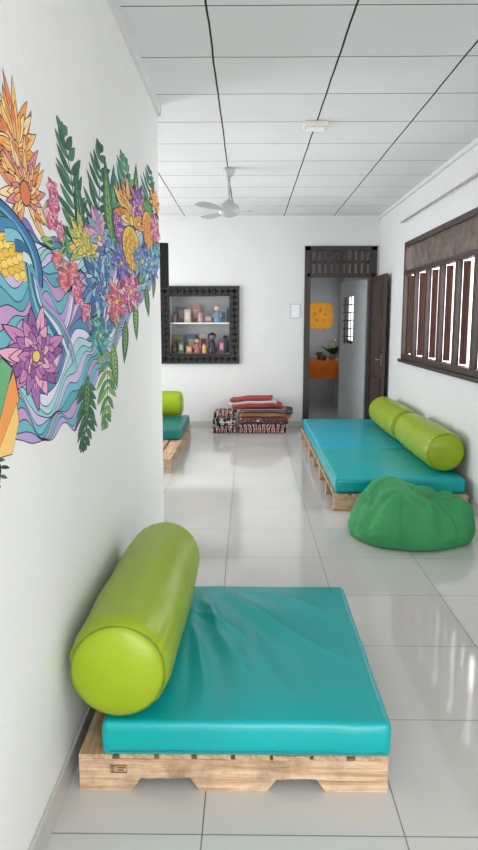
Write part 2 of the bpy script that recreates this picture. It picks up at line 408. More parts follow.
# ---------------------------------------------------------------- ceiling fan
FX,FY=-0.18,6.54
fan=empty('ceiling_fan',(FX,FY,ZC),'greyish white three-blade ceiling fan on a down rod','fan')
MB().lathe([(0.055,ZC),(0.06,ZC-0.02),(0.035,ZC-0.07),(0.018,ZC-0.08)],24,mat=rot_place(FX,FY,0)).obj('canopy',MAT['fan'],parent=fan,origin=(FX,FY,ZC))
MB().lathe([(0.014,ZC-0.07),(0.014,2.56)],12,mat=rot_place(FX,FY,0)).obj('down_rod',MAT['fan'],parent=fan,origin=(FX,FY,ZC))
MB().lathe([(0.02,2.60),(0.045,2.585),(0.06,2.56),(0.09,2.55),(0.10,2.52),(0.10,2.49),(0.085,2.465),(0.05,2.45),(0.02,2.44)],32,mat=rot_place(FX,FY,0)).obj('motor',MAT['fan'],parent=fan,origin=(FX,FY,2.5))
for a in (0,120,240):
    R=Matrix.Translation((FX,FY,2.50))@Matrix.Rotation(math.radians(a),4,'Z')@Matrix.Rotation(math.radians(9),4,'X')
    mb=MB(); pts=[]
    prof=[(0.17,0.032),(0.24,0.048),(0.33,0.055),(0.42,0.058),(0.48,0.054),(0.51,0.036),(0.52,0.0)]
    top=[(x,w) for x,w in prof]; bot=[(x,-w) for x,w in reversed(prof[:-1])]
    ring=top+bot; n=len(ring)
    vs=[R@Vector((x,w,0.003)) for x,w in ring]+[R@Vector((x,w,-0.003)) for x,w in ring]
    mb.add(vs,[tuple(range(n)),tuple(reversed(range(n,2*n)))]+[(i,i+n,(i+1)%n+n,(i+1)%n) for i in range(n)])
    bl=mb.obj('blade',MAT['fan'],parent=fan,origin=R@Vector((0.1,0,0)))
    MB().box(0.08,0.22,-0.02,0.02,-0.009,-0.003,mat=R).obj('blade_bracket',MAT['fan'],parent=bl,origin=R@Vector((0.1,0,0)))
o=MB().box(0.39,0.56,5.03,5.17,ZC-0.035,ZC).obj('ceiling_lamp',MAT['cream'],origin=(0.475,5.1,ZC),bevel=0.008,label='small rectangular white light fitting on the ceiling',category='ceiling light')
MB().box(0.41,0.54,5.05,5.15,ZC-0.045,ZC-0.035).obj('diffuser',CM((240,240,238)),parent=o,origin=(0.475,5.1,ZC),bevel=0.004)

# ---------------------------------------------------------------- pallets
def pallet(x0,x1,y0,y1,label,H=0.14,nd=8):
    e=empty('wooden_pallet',((x0+x1)/2,(y0+y1)/2,0),label,'pallet',group='wooden pallets')
    W=x1-x0; D=y1-y0; dk=0.02
    zt=H-dk
    for k,yc in enumerate((y0+0.02,(y0+y1)/2,y1-0.02)):
        mb=MB(); ya,yb=yc-0.02,yc+0.02
        n0,n1,n2,n3=x0+W*0.17,x0+W*0.39,x0+W*0.61,x0+W*0.80
        raw=[(x0,0.0),(n0,0.0),(n0+0.03,0.042),(n1-0.03,0.042),(n1,0.0),(n2,0.0),(n2+0.03,0.042),(n3-0.03,0.042),(n3,0),(x1,0)]
        prof=[]
        for i in range(len(raw)-1):
            a,b=raw[i],raw[i+1]; m_=max(1,int(abs(b[0]-a[0])/0.02))
            for q in range(m_):
                t=q/m_; z=a[1]+(b[1]-a[1])*t
                prof.append((a[0]+(b[0]-a[0])*t,max(0.0,z+(0.004*noise.noise(Vector((a[0]*30+q*1.7,yc,1)))+0.001 if z>0.01 else 0))))
        prof.append(raw[-1])
        vs=[];fs=[]
        for (x,z) in prof:
            w=0.004*noise.noise(Vector((x*14,yc*3,5)))
            vs+=[(x,ya+w,z),(x,yb+w,z),(x,ya+w*1.5,zt),(x,yb+w,zt)]
        for i in range(len(prof)-1):
            a=i*4;b=a+4
            fs+=[(a,b,b+2,a+2),(a+1,a+3,b+3,b+1),(a,a+1,b+1,b),(a+2,b+2,b+3,a+3)]
        fs+=[(0,2,3,1)]; b=(len(prof)-1)*4; fs+=[(b,b+1,b+3,b+2)]
        mb.add(vs,fs); mb.obj('stringer',MAT['pine_x'],parent=e,origin=(x0,yc,0))
    for i in range(nd):
        bw=W/nd*random.uniform(0.84,0.96)
        xc=x0+W/nd*(i+0.5)
        if i==0: xc=x0+bw/2
        if i==nd-1: xc=x1-bw/2
        dz=random.uniform(-0.003,0)
        mb=MB().box(xc-bw/2,xc+bw/2,y0-random.uniform(0,0.006),y1-random.uniform(0,.006),zt,H+dz)
        mb.obj('deck_board',MAT['pine_y'],parent=e,origin=(xc,y0,zt),bevel=0.003)
    return e
p=pallet(-0.54,0.45,1.985,3.10,'pale rough pine pallet base under a turquoise mattress',H=0.13)
mb=MB(); yy=1.9805
sx0,sx1,sz0,sz1=-0.438,-0.386,0.064,0.090
for (a,b,c,d) in ((sx0,sx1,sz0,sz0+0.0015),(sx0,sx1,sz1-0.0015,sz1),(sx0,sx0+0.0015,sz0,sz1),(sx1-0.0015,sx1,sz0,sz1),(-0.422,-0.4205,sz0,sz1),(-0.416,-0.392,0.080,0.083),(-0.416,-0.396,0.071,0.074),(-0.433,-0.428,0.069,0.085)):
    mb.box(a,b,yy-0.001,yy+0.004,c,d)
mb.obj('ink_stamp',CM((140,104,80)),parent=p,origin=(-0.41,1.981,0.07))
for (a,b) in ((5.24,6.34),(6.36,7.46),(7.48,8.58)):
    pallet(0.68,1.74,a,b,'pale pine pallet base under the long turquoise daybed')
for (a,b) in ((6.60,7.74),(7.76,8.90)):
    pallet(-1.85,-0.76,a,b,'worn pine pallet of the short daybed near the niche')

# ---------------------------------------------------------------- mattresses
def rbox(cx,cy,z0,hx,hy,H,r,nx,ny,nz,disp=None,bulge=0.01,post=None):
    c=Vector((cx,cy,z0+H/2)); h=Vector((hx,hy,H/2))
    bm=bmesh.new()
    def w(t): return 0.45*t+0.55*math.sin(math.pi*t/2)
    def put(p):
        q=Vector((max(-h.x+r,min(h.x-r,p.x)),max(-h.y+r,min(h.y-r,p.y)),max(-h.z+r,min(h.z-r,p.z))))
        d=p-q
        if d.length>1e-9: p=q+d.normalized()*r
        u=p.x/h.x; v=p.y/h.y; s=p.z/h.z
        top=max(0,s)
        p=p.copy()
        b=(1-u**4)*(1-v**4)
        p.z+=bulge*b*top
        if disp and s>0: 
            edge=max(0.0,(1-abs(u)**14))*max(0.0,(1-abs(v)**14))
            p.z+=disp(p.x+cx,p.y+cy)*edge*top
        side=max(0,1-s*s)
        wob=0.006*noise.noise(Vector((p.x*7+cx,p.y*7,p.z*4)))*side
        p.x+=wob*(1 if u>0 else -1)*(abs(u)>0.9); p.y+=wob*(1 if v>0 else -1)*(abs(v)>0.9)
        P=p+c
        if post: P=post(P)
        return bm.verts.new(P)
    def face(ax,sg,na,nb):
        g=[]
        for i in range(na+1):
            row=[]
            for j in range(nb+1):
                a=w(2*i/na-1); b=w(2*j/nb-1)
                v=[0,0,0]; v[ax]=sg*h[ax]; o=[k for k in range(3) if k!=ax]
                v[o[0]]=a*h[o[0]]; v[o[1]]=b*h[o[1]]
                row.append(put(Vector(v)))
            g.append(row)
        for i in range(na):
            for j in range(nb):
                bm.faces.new((g[i][j],g[i+1][j],g[i+1][j+1],g[i][j+1]))
    face(2,1,nx,ny); face(2,-1,nx,ny); face(0,1,ny,nz); face(0,-1,ny,nz); face(1,1,nx,nz); face(1,-1,nx,nz)
    bmesh.ops.remove_doubles(bm,verts=bm.verts,dist=1e-5)
    bmesh.ops.recalc_face_normals(bm,faces=bm.faces)
    return bm
def bm_obj(bm,name,mat,origin,parent=None,**k):
    o0=Vector(origin)
    for v in bm.verts: v.co-=o0
    for f in bm.faces: f.smooth=True
    me=bpy.data.meshes.new(name); bm.to_mesh(me); bm.free(); me.materials.append(mat)
    ob=bpy.data.objects.new(name,me); COL.objects.link(ob)
    if parent: ob.parent=parent; ob.location=o0-pw(parent)
    else: ob.location=o0
    tag(ob,**k); return ob
def ridge_fn(ridges,soft=0.004):
    def f(x,y):
        z=soft*noise.noise(Vector((x*2.6,y*2.6,0.3)))
        for (x0,y0,x1,y1,amp,wd,curv) in ridges:
            dx,dy=x1-x0,y1-y0; L=math.hypot(dx,dy); ux,uy=dx/L,dy/L
            s=((x-x0)*ux+(y-y0)*uy)/L
            if s<-0.1 or s>1.1: continue
            d=-(x-x0)*uy+(y-y0)*ux - curv*math.sin(math.pi*s)-0.006*math.sin(7*s+x0*20)
            fall=max(0,math.sin(math.pi*min(1,max(0,(s+0.1)/1.2))))**0.8
            wd2=wd*(0.55+0.9*s)
            d/=wd2
            z+=amp*fall*(math.exp(-1.3*(math.sqrt(d*d+0.04)-0.2))-0.4*math.exp(-((d+1.7)/0.8)**2))
        return z
    return f
R1=[(-0.22,2.92,-0.04,2.00,0.0115,0.040,0.08),(-0.16,3.00,0.10,2.04,0.013,0.046,-0.07),
    (-0.12,3.03,0.24,2.14,0.011,0.050,0.06),(-0.10,3.03,0.38,2.36,0.011,0.050,-0.05),
    (-0.22,2.60,-0.15,1.99,0.010,0.030,0.03),(0.02,3.00,0.42,2.70,0.008,0.045,0.03),
    (-0.20,2.76,0.06,2.30,0.009,0.030,0.05),(0.02,2.62,0.22,1.99,0.0095,0.042,-0.04)]
def rr_loop(cx,cy,hx,hy,r,z):
    pts=[]
    for (sx,sy,a0) in ((1,1,0),(-1,1,90),(-1,-1,180),(1,-1,270)):
        for k in range(5):
            a=math.radians(a0+k*22.5)
            pts.append((cx+(sx*(hx-r))+r*math.cos(a),cy+sy*(hy-r)+r*math.sin(a),z))
    return pts
def mattress(cx,cy,z0,hx,hy,H,mat,label,ridges,n=70):
    bm=rbox(cx,cy,z0,hx,hy,H,0.022,n,n,6,ridge_fn(ridges,0.007),0.008)
    o=bm_obj(bm,'mattress',mat,(cx,cy,z0),label=label,category='mattress',group='turquoise mattresses')
    MB().tube(rr_loop(cx,cy,hx-0.002,hy-0.002,0.03,z0+0.020),0.0035,6,closed=True).obj('piping',MAT['piping'],parent=o,origin=(cx,cy,z0))
    return o
mattress(-0.003,2.525,0.132,0.458,0.562,0.118,MAT['teal'],'turquoise vinyl mattress with creased top on a single pallet',R1,190)
def rr(n,x0,x1,y0,y1):
    out=[]
    for i in range(n):
        a=random.uniform(x0,x1); b=random.uniform(y0,y1)
        out.append((a,b,a+random.uniform(-.35,.35),b+random.uniform(-.2,.2),random.uniform(.003,.006),random.uniform(.03,.05),0.02))
    return out
mattress(1.205,5.90,0.142,0.515,0.645,0.12,MAT['teal'],'turquoise vinyl mattress on the end of the long daybed',rr(8,0.8,1.3,5.5,6.3))
mattress(1.21,7.56,0.142,0.515,0.99,0.12,MAT['teal2'],'long lighter turquoise mattress joined end to end on the daybed',rr(8,0.8,1.3,6.8,8.3))
mattress(-1.30,8.27,0.142,0.53,0.62,0.12,M('dark_teal_vinyl',(0,110,104),0.4,var=0.05),'darker teal mattress on the short daybed near the niche',[],40)

# ---------------------------------------------------------------- bolsters
def bolster(p0,p1,R,label,seed=0):
    p0=Vector(p0);p1=Vector(p1); ax=(p1-p0); L=ax.length; ax.normalize()
    up=Vector((0,0,1)); sd=ax.cross(up).normalized(); up=sd.cross(ax)
    rnd=random.Random(seed)
    ns=80; seg=140; ph=[rnd.uniform(0,6.28) for _ in range(6)]
    prof=[]; E=0.87
    ends=(0.0,0.15,0.3,0.42,0.54,0.64,0.72,0.78,0.82,0.855)
    dome=lambda r: 0.030*math.sqrt(max(0,1-(r/E)**2))
    for r in ends: prof.append((-dome(r),r,0,0.5))
    for i in range(ns+1):
        t=i/ns; tt=0.5-0.5*math.cos(math.pi*t)
        e=min(tt,1-tt)*L
        q=min(1,e/0.07)
        rad=E+(0.98-E)*math.sqrt(max(0,1-(1-q)**2))+0.035*math.sin(math.pi*tt)
        prof.append((tt*L,rad,math.exp(-e/0.08)*min(1,e/0.01+0.2),1))
    for r in reversed(ends): prof.append((L+dome(r),r,0,0.5))
    vs=[];fs=[]
    for (s,r,pl,nn_) in prof:
        for k in range(seg):
            a=2*math.pi*k/seg
            rr_=r*R
            if nn_==1:
                rr_-=R*0.045*pl*abs(math.sin(10*a+ph[0]+1.4*math.sin(3*a+ph[1])))*(0.6+0.4*math.sin(5*a+ph[2]))
                rr_+=R*0.03*noise.noise(Vector((s*4+seed,math.cos(a)*1.5,math.sin(a)*1.5)))*(1-0.8*pl)
            x=rr_*math.cos(a); z=rr_*math.sin(a)
            if z<-0.93*R: z=-0.93*R+(z+0.93*R)*0.1
            vs.append(p0+ax*(s+(0.006*noise.noise(Vector((x*10,z*10,seed))) if nn_<1 else 0))+sd*x+up*z)
    n=len(prof)
    for i in range(n-1):
        for k in range(seg):
            k2=(k+1)%seg
            fs.append((i*seg+k,i*seg+k2,(i+1)*seg+k2,(i+1)*seg+k))
    bm=bmesh.new(); bv=[bm.verts.new(v) for v in vs]
    for f in fs: bm.faces.new([bv[i] for i in f])
    bmesh.ops.remove_doubles(bm,verts=bm.verts,dist=1e-5)
    bmesh.ops.recalc_face_normals(bm,faces=bm.faces)
    c=(p0+p1)/2
    o=bm_obj(bm,'bolster_cushion',MAT['lime'],c,label=label,category='bolster',group='lime green bolsters')
    for s in (0.0,L):
        pts=[]
        for k in range(48):
            a=2*math.pi*k/48
            pts.append(p0+ax*s+sd*math.cos(a)*R*(E+0.002)+up*math.sin(a)*R*(E+0.002))
        MB().tube(pts,0.0042,6,closed=True).obj('piping',MAT['limep'],parent=o,origin=p0+ax*s)
    return o
bolster((-0.405,1.975,0.417),(-0.383,3.06,0.417),0.168,'lime green vinyl bolster on the single mattress by the painted wall',1)
bolster((1.606,5.44,0.438),(1.602,6.66,0.438),0.170,'lime green bolster on the end mattress beside the window wall',2)
bolster((1.598,6.80,0.438),(1.602,8.08,0.438),0.170,'lime green bolster on the long lighter mattress',3)
bolster((-1.76,8.70,0.435),(-0.86,8.70,0.435),0.16,'lime green bolster lying across the end of the daybed',4)

# ---------------------------------------------------------------- bean bag
def beanbag(cx,cy,R):
    prof=[(0.0,0.0),(0.5,0.0),(0.92,0.0),(1.02,0.015),(1.06,0.05),(1.08,0.09),(1.07,0.14),(1.03,0.19),(0.97,0.24),(0.88,0.285),(0.76,0.318),(0.62,0.340),(0.46,0.352),(0.30,0.358),(0.15,0.362),(0.0,0.363)]
    dense=[]
    for i in range(len(prof)-1):
        for k in range(6):
            t=k/6; dense.append((prof[i][0]*(1-t)+prof[i+1][0]*t,prof[i][1]*(1-t)+prof[i+1][1]*t))
    dense.append(prof[-1])
    seg=200; vs=[];fs=[]
    seams=[math.radians(a) for a in (10,70,130,190,250,310)]
    folds=[(203,0.16,0.030,0.86,0.8),(238,0.10,0.022,0.95,-0.9),(268,0.13,0.026,0.74,1.4),(303,0.14,0.030,0.92,-0.5),(338,0.12,0.024,0.72,1.0),(150,0.16,0.024,0.8,0.4),(90,0.16,0.024,0.8,0.2)]
    for (r,z) in dense:
        for k in range(seg):
            a=2*math.pi*k/seg
            d=min(abs(math.atan2(math.sin(a-q),math.cos(a-q))) for q in seams)
            q=1-0.015*math.exp(-(d/0.06)**2)*min(1,z/0.05)
            ca,sa=math.cos(a),math.sin(a)
            nz=noise.noise(Vector((ca*r*1.5+5,sa*r*1.5,z*3+3)))
            nf=noise.noise(Vector((ca*r*3.0,sa*r*3.0,z*7)))
            foot=min(1,z/0.06)
            fd=0
            for (fa,fwid,fam,fr_,tw) in folds:
                th=a-math.radians(fa)-tw*(r-0.7)
                da=math.atan2(math.sin(th),math.cos(th))
                fd+=fam*math.exp(-(da/fwid)**2)*math.exp(-((r-fr_)/0.20)**2)
            wr=max(0,1-abs(noise.noise(Vector((ca*r*2.4+7,sa*r*2.4,z*6))))*3.4)**1.5
            rad=r*R*(q+0.09*nz+0.03*nf)-0.45*fd*foot-0.006*wr*foot*min(1,2*r)
            zz=z*(1+0.26*nz)+0.022*nf*foot-(fd+0.007*wr)*min(1,z/0.1)
            lean=max(0,z-0.12)
            x=cx+rad*ca*1.02-0.10*lean; y=cy+rad*sa*0.90
            zz-=0.35*lean*(r*ca)*0.35
            vs.append((x,y,max(0.001,zz)))
    n=len(dense)
    bm=bmesh.new(); bv=[bm.verts.new(v) for v in vs]
    for i in range(n-1):
        for k in range(seg):
            k2=(k+1)%seg
            bm.faces.new([bv[i*seg+k],bv[i*seg+k2],bv[(i+1)*seg+k2],bv[(i+1)*seg+k]])
    bmesh.ops.remove_doubles(bm,verts=bm.verts,dist=1e-5)
    bmesh.ops.recalc_face_normals(bm,faces=bm.faces)
    o=bm_obj(bm,'bean_bag',MAT['bean'],(cx,cy,0),label='slouchy green bean bag on the tiles in front of the daybed',category='bean bag')
    for q in seams:
        k=int(round(q/(2*math.pi)*seg))%seg
        pts=[vs[i*seg+k] for i in range(20,n-8,2)]
        MB().tube(pts,0.002,5).obj('seam',MAT['beanseam'],parent=o,origin=pts[0])
    tp=vs[-1]
    mb=MB(); m_=32; vs2=[]
    for (r,h) in ((0.055,-0.010),(0.045,0.002),(0.025,0.008),(0.0008,0.010)):
        for k in range(m_):
            a=2*math.pi*k/m_; rr2=r*(1+0.06*math.sin(8*a))
            vs2.append((tp[0]+rr2*math.cos(a),tp[1]+rr2*math.sin(a),tp[2]+h))
    mb.add(vs2,[(i*m_+k,i*m_+(k+1)%m_,(i+1)*m_+(k+1)%m_,(i+1)*m_+k) for i in range(3) for k in range(m_)],smooth=True)
    mb.obj('gather_cap',MAT['bean'],parent=o,origin=tp)
beanbag(1.135,4.62,0.388)

# ---------------------------------------------------------------- blanket stack
def patt(name,kind,c1,c2,c3=None,scale=10):
    m,nt,b=new_mat(name); b.inputs['Roughness'].default_value=0.9
    tc=nt.nodes.new('ShaderNodeTexCoord')
    if kind=='wave':
        t=nt.nodes.new('ShaderNodeTexWave'); t.inputs['Scale'].default_value=scale; t.inputs['Distortion'].default_value=6; t.inputs['Detail Scale'].default_value=2
        out=t.outputs['Fac']
    elif kind=='stripe':
        t=nt.nodes.new('ShaderNodeTexWave'); t.inputs['Scale'].default_value=scale; t.bands_direction='Z'
        out=t.outputs['Fac']
    else:
        t=nt.nodes.new('ShaderNodeTexVoronoi'); t.inputs['Scale'].default_value=scale; out=t.outputs['Distance']
    nt.links.new(tc.outputs['Object'],t.inputs['Vector'])
    r=nt.nodes.new('ShaderNodeValToRGB'); r.color_ramp.interpolation='CONSTANT'
    r.color_ramp.elements[0].color=lin(c1); r.color_ramp.elements[1].color=lin(c2); r.color_ramp.elements[1].position=0.42
    if c3:
        e=r.color_ramp.elements.new(0.8); e.color=lin(c3)
    nt.links.new(out,r.inputs['Fac']); nt.links.new(r.outputs['Color'],b.inputs['Base Color'])
    return m
def slump(P):
    u=(P.x-0.15)/0.40
    f=1-0.06*min(1.4,abs(u))**2.2+0.04*noise.noise(Vector((P.x*4,2.0,7.0)))
    P=P.copy(); P.z=P.z*f
    P.y+=0.03*noise.noise(Vector((P.x*5,P.z*9,3.0)))
    P.x+=0.03*noise.noise(Vector((P.y*4,P.z*8,9.0)))
    return P
def blanket(x0,x1,y0,y1,z0,z1,mat,label,post=slump):
    bm=rbox((x0+x1)/2,(y0+y1)/2,z0,(x1-x0)/2,(y1-y0)/2,z1-z0,min(0.03,(z1-z0)*0.48),40,14,8,lambda x,y:-0.004*abs(noise.noise(Vector((x*6,y*6,z0*9)))),0.0,post=post)
    o=bm_obj(bm,'folded_blanket',mat,((x0+x1)/2,(y0+y1)/2,z0),label=label,category='blanket',group='folded blankets in the stack')
    for k in range(1,3):
        z=z0+(z1-z0)*k/3
        pts=[post(Vector((x0+0.03+(x1-x0-0.06)*q/16,y0-0.001,z))) for q in range(17)]
        MB().tube(pts,0.003,5).obj('fold_shade_line',CM((70,60,58),0.9),parent=o,origin=((x0+x1)/2,y0,z))  # dark tubes paint the shade along the fold creases
    return o
y0,y1=8.96,9.40
zig=patt('zigzag_print','wave',(30,30,34),(206,200,192),(160,50,50),5)
blanket(-0.13,0.50,y0,y1,0.002,0.128,zig,'folded quilt with a bold black and white print')
blanket(-0.12,0.54,y0-0.01,y1,0.131,0.215,patt('heart_print','vor',(150,60,62),(60,54,58),(190,180,170),26),'folded blanket with red and grey print')
blanket(-0.12,0.58,y0+0.01,y1,0.218,0.275,CM((172,114,72),0.9),'folded tan blanket in the stack')
blanket(-0.10,0.60,y0-0.01,y1,0.278,0.335,patt('stripe_print','stripe',(140,130,126),(48,44,48),None,14),'folded striped dark blanket')
blanket(-0.22,0.46,y0+0.02,y1,0.338,0.390,CM((170,54,54),0.9),'folded red blanket in the stack')
blanket(-0.24,0.40,y0+0.03,y1-0.02,0.393,0.435,CM((206,202,196),0.9),'folded white sheet on the stack')
blanket(-0.22,0.34,y0+0.04,y1-0.03,0.438,0.475,CM((164,56,58),0.9),'flat folded red cloth on top of the stack')
sl2=lambda P:Vector((P.x+0.02*noise.noise(Vector((P.y*4,P.z*8,9.0))),P.y+0.03*noise.noise(Vector((P.x*8,P.z*9,3.0))),P.z*(1+0.12*noise.noise(Vector((P.x*7,1,2))))))
for i,(za_,zb_) in enumerate(((0.002,0.10),(0.103,0.20),(0.203,0.29))):
    blanket(-0.48+0.01*i,-0.165,y0+0.02,y1-0.02,za_,zb_,zig if i!=1 else patt('monochrome_print','vor',(30,30,34),(196,190,184),(150,56,60),14),'low folded black and white patterned cloth beside the stack',post=sl2)

# ---------------------------------------------------------------- kitchen beyond the door
tb=empty('dining_table',(1.15,12.1,0),'table with an orange cloth in the next room','table')
MB().box(0.50,1.68,11.45,12.55,0.775,0.805).obj('table_top',MAT['pine_x'],parent=tb,origin=(1.1,12.1,0.77))
for x in (0.56,1.62):
    for y in (11.52,12.48): MB().box(x-0.03,x+0.03,y-0.03,y+0.03,0,0.775).obj('leg',MAT['white'],parent=tb,origin=(x,y,0))
mb=MB(); n=100; vs=[];fs=[]
for i in range(n+1):
    x=0.48+1.22*i/n
    w=0.014*math.sin(i*0.9)
    vs+=[(x,12.57,0.81),(x,11.43,0.81),(x,11.42-abs(w),0.70),(x,11.42+w,0.53+0.01*math.sin(i*0.31))]
for i in range(n):
    for k in range(3): fs.append((i*4+k,i*4+k+1,i*4+4+k+1,i*4+4+k))
o_=len(vs)
for j in range(21):
    y=11.43+1.14*j/20; w=0.01*math.sin(j*1.3)
    vs+=[(1.70,y,0.81),(1.705+w,y,0.53)]
for j in range(20): fs.append((o_+j*2,o_+j*2+1,o_+j*2+3,o_+j*2+2))
mb.add(vs,fs,smooth=True)
tc_=mb.obj('tablecloth',CM((234,124,34),0.8),origin=(1.1,12.1,0.81),label='bright orange tablecloth hanging over the table',category='tablecloth')
def bowl(x,y,r,h,c,label):
    MB().lathe([(r*0.5,0),(r*0.55,0.005),(r*0.9,h*0.6),(r,h),(r*0.95,h),(r*0.85,h*0.6),(r*0.4,0.015)],20,mat=rot_place(x,y,0.812)).obj('bowl',CM(c,0.3),origin=(x,y,0.81),label=label,category='bowl',group='crockery on the orange table')
bowl(1.12,11.8,0.08,0.08,(196,196,200),'white bowl on the orange table')
bowl(1.26,12.05,0.07,0.13,(120,80,60),'brown bowl on the orange table')
bowl(1.04,12.1,0.07,0.11,(90,98,108),'grey bowl on the orange table')
bowl(1.30,11.7,0.06,0.09,(70,80,90),'dark blue bowl on the orange table')
mb=MB(); n=96; ring=[]
for k in range(n):
    a=2*math.pi*k/n; ca,sa=math.cos(a),math.sin(a)
    r=1/((abs(ca)**5+abs(sa)**5)**0.2); r*=1+0.05*math.cos(12*a)
    ring.append((1.36+0.235*r*ca,1.58+0.245*r*sa))
vs=[(x,12.975,z) for x,z in ring]+[(x,13.0,z) for x,z in ring]
mb.add(vs,[tuple(range(n)),tuple(reversed(range(n,2*n)))]+[(i,i+n,(i+1)%n+n,(i+1)%n) for i in range(n)])
pic=mb.obj('wall_picture',CM((248,176,46),0.7),origin=(1.36,13,1.57),label='squarish yellow-orange scalloped decoration on the next room wall',category='wall decoration')
mb=MB()
for k in range(5):
    a=2*math.pi*k/5+0.3
    mb.lathe([(0.03,0),(0.026,0.01),(0.0005,0.012)],12,mat=Matrix.Translation((1.36+0.1*math.cos(a),12.975,1.58+0.1*math.sin(a)))@Matrix.Rotation(math.radians(90),4,'X'))
mb.obj('dot_pattern',CM((240,156,50),0.7),parent=pic,origin=(1.36,13,1.57))
px_,py_=1.46,11.85
pt=MB().lathe([(0.04,0.812),(0.06,0.83),(0.065,0.90),(0.05,0.92)],20,mat=rot_place(px_,py_,0)).obj('potted_plant',CM((170,164,156),0.3),origin=(px_,py_,0.81),label='leafy green plant in a pale vase on the orange table',category='plant')
rn=random.Random(3)
for i in range(30):
    a=rn.uniform(0,6.28); l=rn.uniform(0.16,0.28); up=rn.uniform(0.0,1.2)
    d=Vector((math.cos(a),math.sin(a),up)).normalized(); s=Vector((-math.sin(a),math.cos(a),0))
    b0=Vector((px_,py_,0.91))
    mid=b0+d*l*0.55; tip=b0+d*l+Vector((math.cos(a),math.sin(a),-0.3))*0.04
    vs=[b0-s*0.006,b0+s*0.006,mid+s*0.045,tip,mid-s*0.045]
    MB().add(vs,[(0,1,2,3,4)]).obj('leaf',CM((46,100,44),0.5),parent=pt,origin=b0)
MB().lathe([(0.001,1.13),(0.03,1.14),(0.035,1.16),(0.001,1.18)],10,mat=rot_place(px_+0.02,py_,0)).tube([(px_,py_,0.91),(px_+0.02,py_,1.14)],0.004,5).obj('flower',CM((210,150,50),0.5),parent=pt,origin=(px_,py_,1.1))

# ---------------------------------------------------------------- mural
def soften(c,k=0.11):
    return tuple(int(v*(1-k)+230*k) for v in c)
class Mural:
    def __init__(s): s.v=[];s.f=[];s.c=[];s.k=0
    def x(s):
        s.k+=1; return XL+0.0003+s.k*0.9e-6
    def poly(s,pts,col):
        x=s.x()
        o=len(s.v); s.v+=[(x,u,v) for u,v in pts]
        s.f.append(tuple(range(o,o+len(pts)))); s.c.append(lin(soften(col)))
    def strip(s,a,b,col):
        x=s.x()
        o=len(s.v); n=len(a)
        s.v+=[(x,u,v) for u,v in a]+[(x,u,v) for u,v in b]
        for i in range(n-1):
            s.f.append((o+i,o+i+1,o+n+i+1,o+n+i)); s.c.append(lin(soften(col)))
    def line(s,pts,w,col=(25,22,30)):
        a=[];b=[]
        for i,p in enumerate(pts):
            q=pts[min(i+1,len(pts)-1)]; r=pts[max(i-1,0)]
            dx,dy=q[0]-r[0],q[1]-r[1]; L=math.hypot(dx,dy) or 1
            ww=w*(1-0.75*abs(2*i/(len(pts)-1)-1))
            a.append((p[0]-dy/L*ww,p[1]+dx/L*ww)); b.append((p[0]+dy/L*ww,p[1]-dx/L*ww))
        s.strip(a,b,col)
mu=Mural()
INK=(18,14,26)
rm=random.Random(11)
def petal(u,v,ang,L,W,su,sv,col,ink=True,base=0.0,tip=None,pw_=0.8,bend=0.0,inkw=0.015,sharp=0.8):
    def shp(l0,l1,w):
        n=9; A=[];B=[]
        for i in range(n+1):
            t=i/n; x=l0+(l1-l0)*t; y=bend*x*x; ww=w*max(0,math.sin(math.pi*t**pw_))**sharp
            A.append((x,y+ww)); B.append((x,y-ww))
        ca,sa=math.cos(ang),math.sin(ang)
        f=lambda P:[(u+su*(x*ca-y*sa),v+sv*(x*sa+y*ca)) for x,y in P]
        return f(A),f(B)
    if ink: mu.strip(*shp(base-0.01,L*1.03+0.012,W+inkw),INK)
    mu.strip(*shp(base,L,W),col)
    if tip:
        mu.strip(*shp(base+(L-base)*0.05,base+(L-base)*0.60,W*0.5),tip)
        mu.strip(*shp(base+(L-base)*0.05,base+(L-base)*0.78,W*0.07),INK)
def bigleaf(u,v,ang,su,sv,c1,c2,bend=0.15,W=0.27):
    petal(u,v,ang,1.0,W,su,sv,c1,bend=bend,inkw=0.022,sharp=0.9)
    petal(u,v,ang,0.86,W*0.55,su,sv,c2,ink=False,base=0.06,bend=bend)
    ca,sa=math.cos(ang),math.sin(ang)
    T=lambda x,y:(u+su*(x*ca-y*sa),v+sv*(x*sa+y*ca))
    mu.line([T(0.02+0.93*i/8,bend*(0.02+0.93*i/8)**2) for i in range(9)],0.006,INK)
    for i in range(1,8):
        x=0.1*i+0.05; y=bend*x*x; w=W*math.sin(math.pi*x**0.8)**0.9
        for sg in (-1,1):
            mu.line([T(x,y),T(x+0.05,y+sg*w*0.5),T(x+0.11,y+sg*w*0.88)],0.0028,INK)
def flower(u,v,su,sv,cols,n=12,rings=3,W=0.17,ctr=(240,210,60),a0=0.0,spread=2*math.pi,pw_=0.8,cs=0.12):
    for r in range(rings):
        L=1.0-0.25*r
        full=spread>6.2
        for k in range(n):
            a=a0+(spread*k/n if full else spread*(k/(n-1)-0.5))+(math.pi/n if r%2 else 0)+rm.uniform(-.08,.08)
            c=cols[(r+k)%len(cols)]; t=cols[(r+k+1)%len(cols)]
            petal(u,v,a,L*(1+rm.uniform(-.14,.12)),W*(1-0.12*r),su,sv,c,base=0.08,tip=t,pw_=pw_,bend=rm.uniform(-.28,.28))
    ell(u,v,su*(cs+0.025),sv*(cs+0.025),INK); ell(u,v,su*cs,sv*cs,ctr)
def ell(u,v,a,b,col,n=16):
    mu.poly([(u+a*math.cos(2*math.pi*k/n),v+b*math.sin(2*math.pi*k/n)) for k in range(n)],col)
